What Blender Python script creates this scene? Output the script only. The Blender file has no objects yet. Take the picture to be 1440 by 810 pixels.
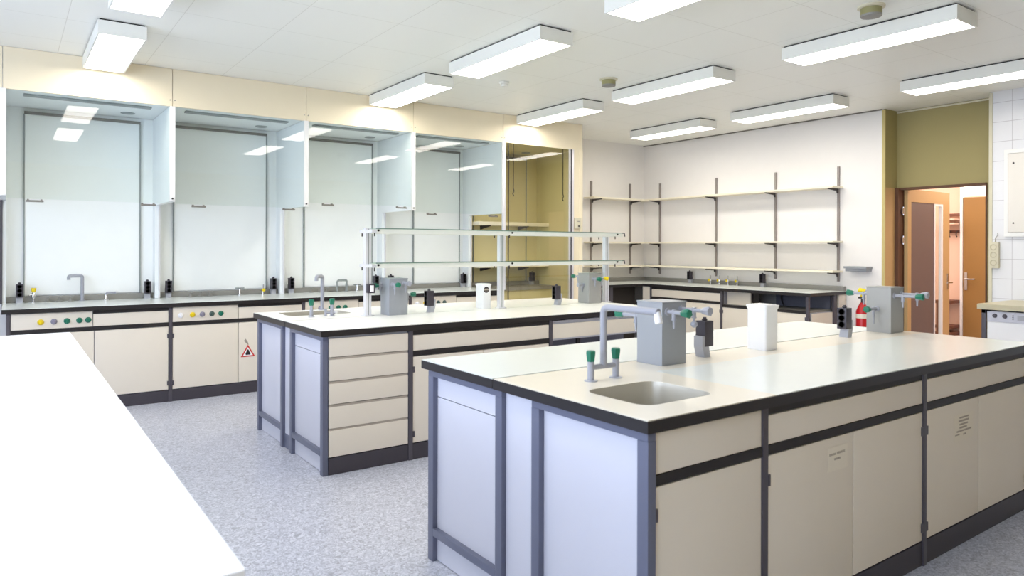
import bpy, bmesh, math, random
from mathutils import Vector, Matrix
random.seed(4)
C = bpy.context.scene.collection
SC = bpy.context.scene

# ---------------------------------------------------------------- camera
F_PX, YAW, ROLL, H, CY = 992.86, 35.63, 0.157, 1.4151, 347.63
cam_d = bpy.data.cameras.new('camera')
cam = bpy.data.objects.new('camera', cam_d); C.objects.link(cam)
cam_d.sensor_width = 36.0; cam_d.lens = F_PX / 1440 * 36.0
cam_d.shift_y = -(405 - CY) / 1440
cam_d.clip_start = 0.05; cam_d.clip_end = 100
R = Matrix.Rotation(-math.radians(YAW), 4, 'Z') @ Matrix.Rotation(math.radians(90), 4, 'X') @ Matrix.Rotation(math.radians(ROLL), 4, 'Z')
cam.matrix_world = Matrix.Translation((0, 0, H)) @ R
cam_d.dof.use_dof = True; cam_d.dof.focus_distance = 5.2; cam_d.dof.aperture_fstop = 4.0
SC.camera = cam

# ---------------------------------------------------------------- view, world, daylight
SC.view_settings.view_transform = 'Standard'; SC.view_settings.look = 'None'
SC.view_settings.gamma = 1.0; SC.view_settings.use_curve_mapping = False
SC.view_settings.exposure = 0.38
LAMP_STRENGTH = 12.0
LAMP_COL = (1.0, 0.945, 0.855)
DAY_RAD = 5.0
DAY_COL = (0.66, 0.76, 1.0)
w = bpy.data.worlds.new('sky'); SC.world = w; w.use_nodes = True
w.node_tree.nodes['Background'].inputs[0].default_value = (0.75, 0.86, 1.0, 1)
w.node_tree.nodes['Background'].inputs[1].default_value = 2.0
X0R, X1R, Y0R, Y1R, ZC = -2.6, 8.22, -2.6, 7.88, 3.02      # room
WIN = [(-1.9, 0.3), (0.7, 2.9), (3.3, 5.5)]
for a, b in WIN:
    L = bpy.data.lights.new('daylight', 'AREA'); L.shape = 'RECTANGLE'; L.size = b - a; L.size_y = 1.8
    L.energy = DAY_RAD * math.pi * L.size * L.size_y; L.color = DAY_COL
    o = bpy.data.objects.new('daylight', L); C.objects.link(o)
    o.location = (X0R - 0.35, (a + b) / 2, 1.95)
    o.rotation_euler = (math.radians(104), 0, math.radians(-90))
CL = bpy.data.lights.new('corridor_light', 'AREA'); CL.shape = 'RECTANGLE'; CL.size = 1.2; CL.size_y = 4.2; CL.energy = 62; CL.color = (1, .88, .78)
co = bpy.data.objects.new('corridor_light', CL); C.objects.link(co); co.location = (9.6, 3.8, 2.72)

# ---------------------------------------------------------------- materials
def s2l(c): return tuple(((v / 255) / 12.92 if v / 255 <= .04045 else ((v / 255 + .055) / 1.055) ** 2.4) for v in c)
def mat(name, rgb, rough=.5, metal=0., spec=.5, coat=0., noise=0., nscale=8., bump=0.):
    m = bpy.data.materials.new(name); m.use_nodes = True; nt = m.node_tree; n = nt.nodes; b = n['Principled BSDF']
    c = s2l(rgb); b.inputs['Base Color'].default_value = (*c, 1); b.inputs['Roughness'].default_value = rough
    b.inputs['Metallic'].default_value = metal; b.inputs['Specular IOR Level'].default_value = spec
    b.inputs['Coat Weight'].default_value = coat; b.inputs['Coat Roughness'].default_value = .12
    tc = n.new('ShaderNodeTexCoord'); ns = n.new('ShaderNodeTexNoise'); ns.inputs['Scale'].default_value = nscale; ns.inputs['Detail'].default_value = 4
    nt.links.new(tc.outputs['Object'], ns.inputs['Vector'])
    k = noise if noise else .015
    mr = n.new('ShaderNodeMapRange'); mr.inputs['To Min'].default_value = 1 - k; mr.inputs['To Max'].default_value = 1 + k
    nt.links.new(ns.outputs['Fac'], mr.inputs['Value'])
    mx = n.new('ShaderNodeVectorMath'); mx.operation = 'SCALE'; mx.inputs[0].default_value = c
    nt.links.new(mr.outputs[0], mx.inputs['Scale']); nt.links.new(mx.outputs[0], b.inputs['Base Color'])
    if bump:
        bp = n.new('ShaderNodeBump'); bp.inputs['Strength'].default_value = bump; bp.inputs['Distance'].default_value = .002
        nt.links.new(ns.outputs['Fac'], bp.inputs['Height']); nt.links.new(bp.outputs[0], b.inputs['Normal'])
    return m
def emis(name, rgb, s):
    m = bpy.data.materials.new(name); m.use_nodes = True; nt = m.node_tree; n = nt.nodes; n.remove(n['Principled BSDF'])
    e = n.new('ShaderNodeEmission'); e.inputs[0].default_value = (*rgb, 1); e.inputs[1].default_value = s
    nt.links.new(e.outputs[0], n['Material Output'].inputs[0]); return m
def glass(name, tint, ior=1.6):
    m = bpy.data.materials.new(name); m.use_nodes = True; nt = m.node_tree; n = nt.nodes; n.remove(n['Principled BSDF'])
    t = n.new('ShaderNodeBsdfTransparent'); t.inputs[0].default_value = (*tint, 1)
    g = n.new('ShaderNodeBsdfGlossy'); g.inputs['Roughness'].default_value = .02
    fr = n.new('ShaderNodeFresnel'); fr.inputs[0].default_value = ior
    ge = n.new('ShaderNodeNewGeometry'); iv = n.new('ShaderNodeMath'); iv.operation = 'SUBTRACT'; iv.inputs[0].default_value = 1; nt.links.new(ge.outputs['Backfacing'], iv.inputs[1])
    mu = n.new('ShaderNodeMath'); mu.operation = 'MULTIPLY'; nt.links.new(fr.outputs[0], mu.inputs[0]); nt.links.new(iv.outputs[0], mu.inputs[1])
    mx = n.new('ShaderNodeMixShader'); nt.links.new(mu.outputs[0], mx.inputs[0]); nt.links.new(t.outputs[0], mx.inputs[1]); nt.links.new(g.outputs[0], mx.inputs[2])
    nt.links.new(mx.outputs[0], n['Material Output'].inputs[0]); return m
M = dict(
    wall=mat('wall_paint', (240, 237, 234), .8), wallf=mat('warm_bounce_wall', (226, 196, 122), .8), wall_cream=mat('cream_panel', (240, 228, 200), .6),
    olive=mat('olive_paint', (164, 152, 102), .7), trimgold=mat('gold_trim', (196, 180, 120), .5), wood=mat('ochre_door_wood', (192, 160, 110), .45, noise=.06, nscale=3),
    wood_dark=mat('brown_door_wood', (150, 112, 58), .5, noise=.08, nscale=3), woodshadow=mat('shaded_frame_wood', (92, 60, 38), .6),
    pink=mat('corridor_plaster', (238, 205, 184), .85), darkpanel=mat('grey_brown_panel', (104, 90, 88), .4),
    front=mat('cream_laminate', (229, 220, 205), .42), endp=mat('white_laminate', (204, 205, 216), .45),
    frame=mat('anthracite_frame', (78, 74, 82), .38), black=mat('black_edge', (34, 31, 33), .35), rail=mat('black_rail_and_gap_shade', (30, 26, 27), .5),
    framegrey=mat('grey_blue_frame', (100, 104, 124), .35), top=mat('white_worktop', (244, 243, 238), .25), topw=mat('pale_worktop', (233, 238, 235), .2),
    ceramic=mat('cream_ceramic', (240, 233, 218), .2), grip=mat('grey_grip', (170, 160, 148), .5), kick=mat('plinth', (62, 58, 66), .5),
    tablew=mat('white_table_top', (244, 245, 247), .3), boxg=mat('grey_service_box', (150, 154, 160), .42), boxl=mat('light_grey_service_box', (158, 158, 156), .45),
    pipe=mat('grey_coated_pipe', (160, 162, 172), .32), chrome=mat('chrome', (200, 200, 200), .18, metal=1), green=mat('green_knob', (22, 112, 88), .4),
    yellow=mat('yellow_knob', (232, 205, 20), .4), dkgreen=mat('dark_green_knob', (60, 84, 78), .4), greyknob=mat('grey_violet_knob', (140, 136, 152), .4),
    whitep=mat('white_plastic', (240, 240, 242), .3), sock=mat('black_plastic', (58, 54, 64), .4), hole=mat('socket_hole', (10, 9, 12), .7),
    sstand=mat('grey_stand', (170, 172, 180), .4), alu=mat('aluminium', (228, 228, 234), .32, metal=.3), railw=mat('pale_rail', (232, 234, 228), .35, metal=.1), aluw=mat('white_metal', (238, 238, 236), .4),
    hoodin=mat('hood_lining', (246, 249, 249), .35), hoodside=mat('hood_side_lining', (242, 246, 248), .35), oliveint=mat('beige_olive_lining', (214, 205, 160), .5),
    slot=mat('grey_slot', (142, 148, 148), .5), seam=mat('grey_seam', (120, 116, 110), .6), ledge=mat('grey_ledge', (142, 140, 134), .5),
    steel=mat('brushed_sink_steel', (188, 183, 170), .35, metal=.3), red=mat('red_enamel', (190, 20, 30), .3), paper=mat('paper', (232, 224, 208), .8),
    ink=mat('grey_ink', (158, 148, 136), .8), inkd=mat('black_ink', (35, 25, 32), .7), signred=mat('sign_red', (205, 50, 45), .6), beige=mat('beige_plastic', (214, 208, 184), .5),
    benchbeige=mat('beige_worktop', (196, 188, 158), .4), lampw=mat('lamp_housing', (238, 238, 230), .5), shelfw=mat('off_white_metal', (232, 228, 220), .45), shelf=mat('cream_shelf', (240, 233, 212), .5),
    upright=mat('grey_upright', (150, 142, 138), .4, metal=.2), bracket=mat('dark_bracket', (52, 46, 46), .5), sensor=mat('olive_sensor', (150, 146, 100), .5),
    niche=mat('grey_niche', (100, 102, 116), .6), dark=mat('dark_void', (48, 42, 38), .7), brown=mat('brown_bar', (110, 72, 58), .6), rubber=mat('black_rubber', (28, 26, 28), .6),
    tedge=mat('white_edge', (232, 232, 234), .45),
    diff=emis('lamp_diffuser', LAMP_COL, LAMP_STRENGTH), transom=emis('transom_glow', (1, .86, .72), 2.6),
    gsash=glass('sash_glass', (.965, .988, .978)), gyel=glass('olive_tinted_glass', (.98, .965, .90)), gshelf=glass('shelf_glass', (.84, .93, .89)), gedge=mat('glass_edge_green', (96, 128, 118), .2),
)
# floor: speckled vinyl
m = bpy.data.materials.new('speckled_vinyl'); m.use_nodes = True; nt = m.node_tree; n = nt.nodes; b = n['Principled BSDF']
tc = n.new('ShaderNodeTexCoord'); b.inputs['Roughness'].default_value = .32
n1 = n.new('ShaderNodeTexNoise'); n1.inputs['Scale'].default_value = 46; n1.inputs['Detail'].default_value = 5; n1.inputs['Distortion'].default_value = 1.8
n2 = n.new('ShaderNodeTexVoronoi'); n2.inputs['Scale'].default_value = 95
cr = n.new('ShaderNodeValToRGB'); e = cr.color_ramp.elements
e[0].position = .34; e[0].color = (*s2l((148, 151, 164)), 1); e[1].position = .68; e[1].color = (*s2l((212, 215, 226)), 1)
q = cr.color_ramp.elements.new(.5); q.color = (*s2l((182, 186, 200)), 1)
cr2 = n.new('ShaderNodeValToRGB'); e = cr2.color_ramp.elements
e[0].position = .0; e[0].color = (.88, .88, .90, 1); e[1].position = .45; e[1].color = (1.06, 1.05, 1.04, 1)
mx = n.new('ShaderNodeVectorMath'); mx.operation = 'MULTIPLY'
for t in (n1, n2): nt.links.new(tc.outputs['Object'], t.inputs['Vector'])
nt.links.new(n1.outputs['Fac'], cr.inputs[0]); nt.links.new(n2.outputs['Distance'], cr2.inputs[0])
nt.links.new(cr.outputs[0], mx.inputs[0]); nt.links.new(cr2.outputs[0], mx.inputs[1]); nt.links.new(mx.outputs[0], b.inputs['Base Color'])
M['floor'] = m
def gridmat(name, base, line, px, py, ox, oy, wid, axes, rough, bump=0):
    """flat panels separated by thin joints; axes picks which object axes carry the grid"""
    m = bpy.data.materials.new(name); m.use_nodes = True; nt = m.node_tree; n = nt.nodes; b = n['Principled BSDF']; b.inputs['Roughness'].default_value = rough
    tc = n.new('ShaderNodeTexCoord'); sp = n.new('ShaderNodeSeparateXYZ'); nt.links.new(tc.outputs['Object'], sp.inputs[0])
    def line_of(ax, p, off):
        a = n.new('ShaderNodeMath'); a.operation = 'SUBTRACT'; nt.links.new(sp.outputs[ax], a.inputs[0]); a.inputs[1].default_value = off
        pp = n.new('ShaderNodeMath'); pp.operation = 'PINGPONG'; nt.links.new(a.outputs[0], pp.inputs[0]); pp.inputs[1].default_value = p / 2
        g = n.new('ShaderNodeMath'); g.operation = 'LESS_THAN'; nt.links.new(pp.outputs[0], g.inputs[0]); g.inputs[1].default_value = wid / 2
        return g
    A, B = line_of(axes[0], px, ox), line_of(axes[1], py, oy)
    mxx = n.new('ShaderNodeMath'); mxx.operation = 'MAXIMUM'; nt.links.new(A.outputs[0], mxx.inputs[0]); nt.links.new(B.outputs[0], mxx.inputs[1])
    mc = n.new('ShaderNodeMix'); mc.data_type = 'RGBA'; nt.links.new(mxx.outputs[0], mc.inputs['Factor'])
    mc.inputs[6].default_value = (*s2l(base), 1); mc.inputs[7].default_value = (*s2l(line), 1)
    nt.links.new(mc.outputs[2], b.inputs['Base Color']); return m
M['ceil'] = gridmat('ceiling_panels', (245, 245, 238), (224, 223, 214), .65, .645, .346, 2.03, .005, (0, 1), .45)
M['tile'] = gridmat('white_tiles', (232, 233, 236), (196, 194, 198), .37, .1995, 2.84, .908, .005, (1, 2), .25)

# ---------------------------------------------------------------- builders
ORG = {}
class MB:
    def __init__(s, frame=None):
        s.bm = bmesh.new(); s.f = frame or (lambda a, b, z: Vector((a, b, z)))
    def box(s, x0, x1, y0, y1, z0, z1, bev=0.0):
        vs = [s.bm.verts.new(s.f(x, y, z)) for x in (x0, x1) for y in (y0, y1) for z in (z0, z1)]
        fs = [s.bm.faces.new([vs[i] for i in q]) for q in ((0, 1, 3, 2), (4, 6, 7, 5), (0, 4, 5, 1), (2, 3, 7, 6), (0, 2, 6, 4), (1, 5, 7, 3))]
        if bev:
            es = list({e for f in fs for e in f.edges})
            bmesh.ops.bevel(s.bm, geom=es, offset=bev, segments=2, affect='EDGES', profile=.7)
        return s
    def prism(s, poly, z0, z1):                      # vertical prism from plan polygon
        a = [s.bm.verts.new(s.f(x, y, z0)) for x, y in poly]; b = [s.bm.verts.new(s.f(x, y, z1)) for x, y in poly]
        s.bm.faces.new(a[::-1]); s.bm.faces.new(b)
        for i in range(len(poly)): j = (i + 1) % len(poly); s.bm.faces.new((a[i], a[j], b[j], b[i]))
        return s
    def loft(s, rings, cap=True):
        R_ = [[s.bm.verts.new(s.f(*p)) for p in r] for r in rings]; k = len(R_[0])
        for a, b in zip(R_, R_[1:]):
            for i in range(k): j = (i + 1) % k; s.bm.faces.new((a[i], a[j], b[j], b[i]))
        if cap: s.bm.faces.new(R_[0][::-1]); s.bm.faces.new(R_[-1])
        return s
    def rod(s, p0, p1, r0, r1=None, seg=12):
        r1 = r0 if r1 is None else r1
        p0 = s.f(*p0); p1 = s.f(*p1); d = (p1 - p0); d.normalize()
        u = d.orthogonal().normalized(); v = d.cross(u)
        def ring(p, r): return [s.bm.verts.new(p + (u * math.cos(2 * math.pi * i / seg) + v * math.sin(2 * math.pi * i / seg)) * r) for i in range(seg)]
        a, b = ring(p0, r0), ring(p1, r1)
        for i in range(seg): j = (i + 1) % seg; s.bm.faces.new((a[i], a[j], b[j], b[i]))
        s.bm.faces.new(a[::-1]); s.bm.faces.new(b); return s
    def spin(s, p, axis, prof, seg=16):              # lathe: prof = [(dist along axis, radius)...]
        p = s.f(*p); d = Vector(axis).normalized(); u = d.orthogonal().normalized(); v = d.cross(u); rs = []
        for h, r in prof: rs.append([s.bm.verts.new(p + d * h + (u * math.cos(2 * math.pi * i / seg) + v * math.sin(2 * math.pi * i / seg)) * r) for i in range(seg)])
        for a, b in zip(rs, rs[1:]):
            for i in range(seg): j = (i + 1) % seg; s.bm.faces.new((a[i], a[j], b[j], b[i]))
        s.bm.faces.new(rs[0][::-1]); s.bm.faces.new(rs[-1]); return s
    def tube(s, pts, r, rad=.03, seg=12):            # bent pipe with rounded corners
        P = [Vector(p) for p in pts]; path = [P[0]]
        for i in range(1, len(P) - 1):
            a = (P[i - 1] - P[i]); b = (P[i + 1] - P[i]); k = min(rad, a.length * .45, b.length * .45); a = P[i] + a.normalized() * k; b = P[i] + b.normalized() * k
            for t in range(6): t /= 5; path.append(a * (1 - t) ** 2 + P[i] * 2 * t * (1 - t) + b * t * t)
        path.append(P[-1]); prev = None; rings = []; u = None
        for i, p in enumerate(path):
            d = (path[min(i + 1, len(path) - 1)] - path[max(i - 1, 0)]).normalized()
            u = d.orthogonal().normalized() if u is None else (u - d * u.dot(d)).normalized(); v = d.cross(u)
            rings.append([s.bm.verts.new(s.f(*(p + (u * math.cos(2 * math.pi * j / seg) + v * math.sin(2 * math.pi * j / seg)) * r))) for j in range(seg)])
        for a, b in zip(rings, rings[1:]):
            for i in range(seg): j = (i + 1) % seg; s.bm.faces.new((a[i], a[j], b[j], b[i]))
        s.bm.faces.new(rings[0][::-1]); s.bm.faces.new(rings[-1]); return s
    def slab_hole(s, x0, x1, y0, y1, z0, z1, hole):
        zs = []
        for z in (z0, z1):
            out = [s.bm.verts.new(s.f(x, y, z)) for x, y in ((x0, y0), (x1, y0), (x1, y1), (x0, y1))]
            inn = [s.bm.verts.new(s.f(x, y, z)) for x, y in hole]
            es = [s.bm.edges.new((l[i], l[(i + 1) % len(l)])) for l in (out, inn) for i in range(len(l))]
            bmesh.ops.triangle_fill(s.bm, use_beauty=True, edges=es); zs.append((out, inn))
        for k in (0, 1):
            a, b = zs[0][k], zs[1][k]
            for i in range(len(a)): j = (i + 1) % len(a); s.bm.faces.new((a[i], a[j], b[j], b[i]))
        return s
    def build(s, name, material, parent=None, label=None, smooth=True, loc=None):
        bm = s.bm; bmesh.ops.recalc_face_normals(bm, faces=bm.faces)
        if parent is not None: org = ORG[parent.name]
        elif loc is not None: org = Vector(loc)
        else:
            xs = [v.co for v in bm.verts]; org = Vector(((min(v.x for v in xs) + max(v.x for v in xs)) / 2, (min(v.y for v in xs) + max(v.y for v in xs)) / 2, min(v.z for v in xs)))
            if loc == () : org = Vector((0, 0, 0))
        for v in bm.verts: v.co -= org
        me = bpy.data.meshes.new(name); bm.to_mesh(me); bm.free(); me.materials.append(material)
        if smooth:
            for p in me.polygons: p.use_smooth = True
            try: me.set_sharp_from_angle(angle=math.radians(32))
            except Exception: pass
        o = bpy.data.objects.new(name, me); C.objects.link(o)
        if parent is not None: o.parent = parent
        else: o.location = org
        ORG[o.name] = org
        if label: o['label'] = label
        return o
def thing(name, label, cat, loc, group=None):
    o = bpy.data.objects.new(name, None); o.empty_display_size = .05; C.objects.link(o); o.location = loc
    ORG[o.name] = Vector(loc); tag(o, label, cat, group); return o
def tag(o, label, cat, group=None):
    o['label'] = label; o['category'] = cat
    if group: o['group'] = group
    return o
def struct(o): o['kind'] = 'structure'; return o
def bx(x0, x1, y0, y1, z0, z1, bev=0): return MB().box(x0, x1, y0, y1, z0, z1, bev)
def rrect(x0, x1, y0, y1, r, k=5):
    P = []
    for cx, cy, a0 in ((x1 - r, y1 - r, 0), (x0 + r, y1 - r, 90), (x0 + r, y0 + r, 180), (x1 - r, y0 + r, 270)):
        for i in range(k + 1): a = math.radians(a0 + 90 * i / k); P.append((cx + r * math.cos(a), cy + r * math.sin(a)))
    return P
def sbox(name, m, *a, **k): return struct(bx(*a).build(name, m, smooth=False, loc=(0, 0, 0), **k))

# ---------------------------------------------------------------- room shell
sbox('floor', M['floor'], X0R - .3, 10.9, Y0R - .3, Y1R + .3, -.12, 0)
sbox('ceiling', M['ceil'], X0R - .3, 8.6, Y0R - .3, Y1R + .3, ZC, ZC + .12)
sbox('wall_back', M['wall'], X0R, 8.5, Y1R, Y1R + .2, 0, ZC)
sbox('wall_front', M['wallf'], X0R, 8.5, Y0R - .2, Y0R, 0, ZC)  # unseen wall, coloured yellow to throw warm light on the front island
sbox('wall_right', M['wall'], X1R, 8.5, 4.12, Y1R, 0, ZC)
sbox('wall_tiled', M['tile'], X1R, 8.6, Y0R, 3.03, 0, ZC)
rb = MB()
rb.box(8.5, 8.6, 3.03, 4.12, 2.115, ZC); rb.box(8.5, 8.6, 3.03, 3.165, 0, 2.115)
struct(rb.build('wall_recess', M['olive'], smooth=False, loc=(0, 0, 0)))
wl = MB()
zs0, zs1 = 1.0, 2.85
wl.box(X0R - .2, X0R, Y0R, Y1R, 0, zs0); wl.box(X0R - .2, X0R, Y0R, Y1R, zs1, ZC)
e = [Y0R] + [v for p in WIN for v in p] + [Y1R]
for a, b in zip(e[::2], e[1::2]): wl.box(X0R - .2, X0R, a, b, zs0, zs1)
struct(wl.build('wall_left', M['wall'], smooth=False, loc=(0, 0, 0)))
for i, (a, b) in enumerate(WIN):
    f = MB()
    for y0, y1, z0, z1 in ((a, a + .06, zs0, zs1), (b - .06, b, zs0, zs1), (a, b, zs0, zs0 + .06), (a, b, zs1 - .06, zs1), ((a + b) / 2 - .03, (a + b) / 2 + .03, zs0, zs1)):
        f.box(X0R - .14, X0R - .08, y0, y1, z0, z1)
    struct(f.build('window_%d' % (i + 1), M['aluw'], smooth=False, loc=(0, 0, 0)))
# door recess lining and trims
struct(bx(8.226, 8.5, 4.105, 4.12, 2.115, ZC).build('trim_1', M['olive'], smooth=False, loc=(0, 0, 0)))
struct(bx(8.226, 8.44, 4.1, 4.12, 0, 2.115).build('trim_2', M['wood'], smooth=False, loc=(0, 0, 0)))
struct(bx(8.211, 8.226, 4.10, 4.135, 0, 3.01).build('trim_3', M['trimgold'], smooth=False, loc=(0, 0, 0)))
struct(bx(8.21, 8.235, 3.015, 3.045, 0, 3.01).build('trim_4', M['beige'], smooth=False, loc=(0, 0, 0)))
struct(MB().box(8.44, 8.6, 4.06, 4.12, 0, 2.115).box(8.47, 8.6, 3.165, 4.12, 2.095, 2.118).box(8.49, 8.6, 3.165, 3.18, 0, 2.1).build('trim_5', M['woodshadow'], smooth=False, loc=(0, 0, 0)))  # dark brown carries the shade of the gap beside the door leaf
struct(bx(8.488, 8.5, 3.03, 4.12, 2.995, 3.012).build('trim_6', M['beige'], smooth=False, loc=(0, 0, 0)))
struct(bx(8.20, 8.22, 4.135, Y1R, ZC - .012, ZC).build('trim_7', M['seam'], smooth=False, loc=(0, 0, 0)))
# corridor beyond
sbox('wall_corridor', M['pink'], 10.65, 10.8, Y0R, Y1R, 0, 2.9)
sbox('wall_corridor_end', M['pink'], 8.6, 10.65, 6.0, 6.15, 0, 2.9)
sbox('wall_corridor_start', M['pink'], 8.6, 10.65, 1.2, 1.35, 0, 2.9)
sbox('ceiling_corridor', M['pink'], 8.6, 10.8, 1.2, 6.15, 2.8, 2.9)
# door 1: open leaf
d1 = struct(MB().box(8.56, 8.645, 4.01, 4.05, .01, 2.11).box(9.465, 9.64, 4.01, 4.05, .01, 2.11).box(8.645, 9.465, 4.01, 4.05, 1.962, 2.11).box(8.645, 9.465, 4.01, 4.05, .01, .15).build('door_1', M['wood'], loc=(9.1, 4.03, .01)))
bx(8.645, 9.237, 4.018, 4.042, .15, 1.962).build('door_panel', M['darkpanel'], d1, 'grey-brown door panel')
f = MB().box(9.237, 9.262, 4.012, 4.048, .15, 1.962).box(9.43, 9.465, 4.012, 4.048, .15, 1.962).box(9.262, 9.43, 4.012, 4.048, 1.935, 1.962)
f.build('glazing_bead', M['whitep'], d1, 'white glazing bead')
bx(9.262, 9.43, 4.027, 4.033, .15, 1.935).build('door_glass', M['gsash'], d1, smooth=False)
h = MB(); h.box(9.57, 9.60, 4.004, 4.01, .9, 1.1, .002); h.rod((9.585, 4.005, .99), (9.585, 3.95, .99), .009); h.rod((9.585, 3.955, .99), (9.45, 3.955, .99), .009)
h.build('door_handle', M['chrome'], d1)
for z in (1.51, 1.85):
    MB().rod((8.53, 4.045, z - .05), (8.53, 4.045, z + .05), .012).box(8.50, 8.57, 4.038, 4.052, z - .035, z + .035).build('hinge', M['chrome'], d1)
# door 2: brown door across the corridor
d2 = struct(bx(10.60, 10.645, 3.33, 4.24, .01, 2.105, .003).build('door_2', M['wood_dark'], loc=(10.62, 3.8, .01)))
MB().box(10.59, 10.65, 4.243, 4.275, 0, 2.36).box(10.59, 10.65, 3.29, 3.327, 0, 2.36).box(10.59, 10.65, 3.327, 4.243, 2.31, 2.36).build('door_frame', M['whitep'], d2)
bx(10.61, 10.64, 3.33, 4.24, 2.125, 2.305).build('transom_light', M['transom'], d2, 'brightly lit transom above the door', smooth=False)
h = MB(); h.box(10.592, 10.60, 4.185, 4.22, .85, 1.09, .002); h.rod((10.595, 4.20, 1.0), (10.54, 4.20, 1.0), .01); h.rod((10.545, 4.20, 1.0), (10.545, 4.075, 1.0), .01)
h.build('door_handle', M['chrome'], d2)
# coat rack and bench
t = thing('coat_rack', 'brown coat rack with hooks on the corridor wall, seen through the open door', 'coat rack', (10.6, 4.4, 1.55))
bx(10.60, 10.648, 4.29, 4.49, 1.857, 1.895, .003).build('top_bar', M['brown'], t)
for z in (1.80, 1.74): bx(10.45, 10.648, 4.29, 4.49, z, z + .022, .003).build('hat_shelf', M['pink'], t)
bx(10.61, 10.648, 4.29, 4.49, 1.63, 1.665, .003).build('hook_bar', M['brown'], t)
for i in range(3):
    y = 4.31 + i * .087
    MB().tube([(10.61, y, 1.65), (10.57, y, 1.645), (10.56, y, 1.59), (10.585, y, 1.575)], .007, .015, 8).build('hook', M['bracket'], t)
t = thing('shoe_bench', 'low slatted bench below the coat rack in the corridor', 'bench', (10.5, 4.4, 0))
bx(10.36, 10.64, 4.29, 4.49, .665, .71, .003).build('seat_bar', M['brown'], t)
bx(10.36, 10.64, 4.29, 4.49, .33, .37, .003).build('slat', M['brown'], t); bx(10.36, 10.64, 4.29, 4.49, .23, .28, .003).build('slat', M['brown'], t)
for xx in (10.37, 10.61): bx(xx, xx + .03, 4.45, 4.48, 0, .665).build('leg', M['brown'], t)

# ---------------------------------------------------------------- ceiling lamps
def lamp(x, y0, y1, label):
    t = thing('ceiling_lamp', label, 'ceiling lamp', (x + .155, (y0 + y1) / 2, ZC), 'rectangular ceiling lamps')
    bx(x + .012, x + .298, y0 + .012, y1 - .012, 3.008, ZC).build('gap_shade_strip', M['rail'], t, 'dark strip for the shadow gap', smooth=False)  # dark strip stands in for the shadow gap above the housing
    hb = MB(); hb.box(x, x + .012, y0, y1, 2.912, 3.008); hb.box(x + .298, x + .31, y0, y1, 2.912, 3.008)
    hb.box(x + .012, x + .298, y0, y0 + .012, 2.912, 3.008); hb.box(x + .012, x + .298, y1 - .012, y1, 2.912, 3.008); hb.box(x + .012, x + .298, y0 + .012, y1 - .012, 2.99, 3.006)
    hb.build('housing', M['lampw'], t, smooth=False)
    bx(x + .013, x + .297, y0 + .013, y1 - .013, 2.914, 2.92).build('diffuser', M['diff'], t, smooth=False)
for x, n in ((.52, 'first column from the left'), (3.11, 'second column from the left'), (5.03, 'third column from the left'), (6.95, 'column nearest the shelf wall')):
    for y0, y1, r in ((5.72, 6.93, 'beside the fume hoods'), (4.0, 5.28, 'in the middle row'), (2.05, 3.33, 'in the row nearest the camera')):
        if x < 1 and y0 == 4.0: y0, y1 = 3.85, 5.1
        lamp(x, y0, y1, 'lit ceiling lamp %s, %s' % (r, n))
def sensor(x, y, label):
    t = thing('ceiling_sensor', label, 'sensor', (x, y, ZC), 'olive ceiling sensors')
    MB().spin((x, y, ZC), (0, 0, -1), [(0, .085), (.012, .085), (.016, .07)], 24).build('flange', M['beige'], t)
    MB().spin((x, y, ZC - .014), (0, 0, -1), [(0, .066), (.045, .066)], 24).build('housing', M['sensor'], t)
    MB().spin((x, y, ZC - .058), (0, 0, -1), [(0, .067), (.012, .064), (.016, .045)], 24).build('grille', M['ledge'], t, 'grey grille')
sensor(4.66, 4.93, 'olive round ceiling sensor near the middle of the ceiling')
sensor(4.66, 2.42, 'olive round ceiling sensor cut by the top edge of the picture')
t = thing('smoke_detector', 'small white smoke detector on the ceiling between the lamps', 'smoke detector', (3.93, 5.62, ZC))
MB().spin((3.93, 5.62, ZC), (0, 0, -1), [(0, .05), (.02, .05), (.024, .042)], 20).build('base', M['lampw'], t)
MB().spin((3.93, 5.62, ZC - .022), (0, 0, -1), [(0, .036), (.015, .036), (.024, .03)], 20).build('head', M['lampw'], t)

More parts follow.
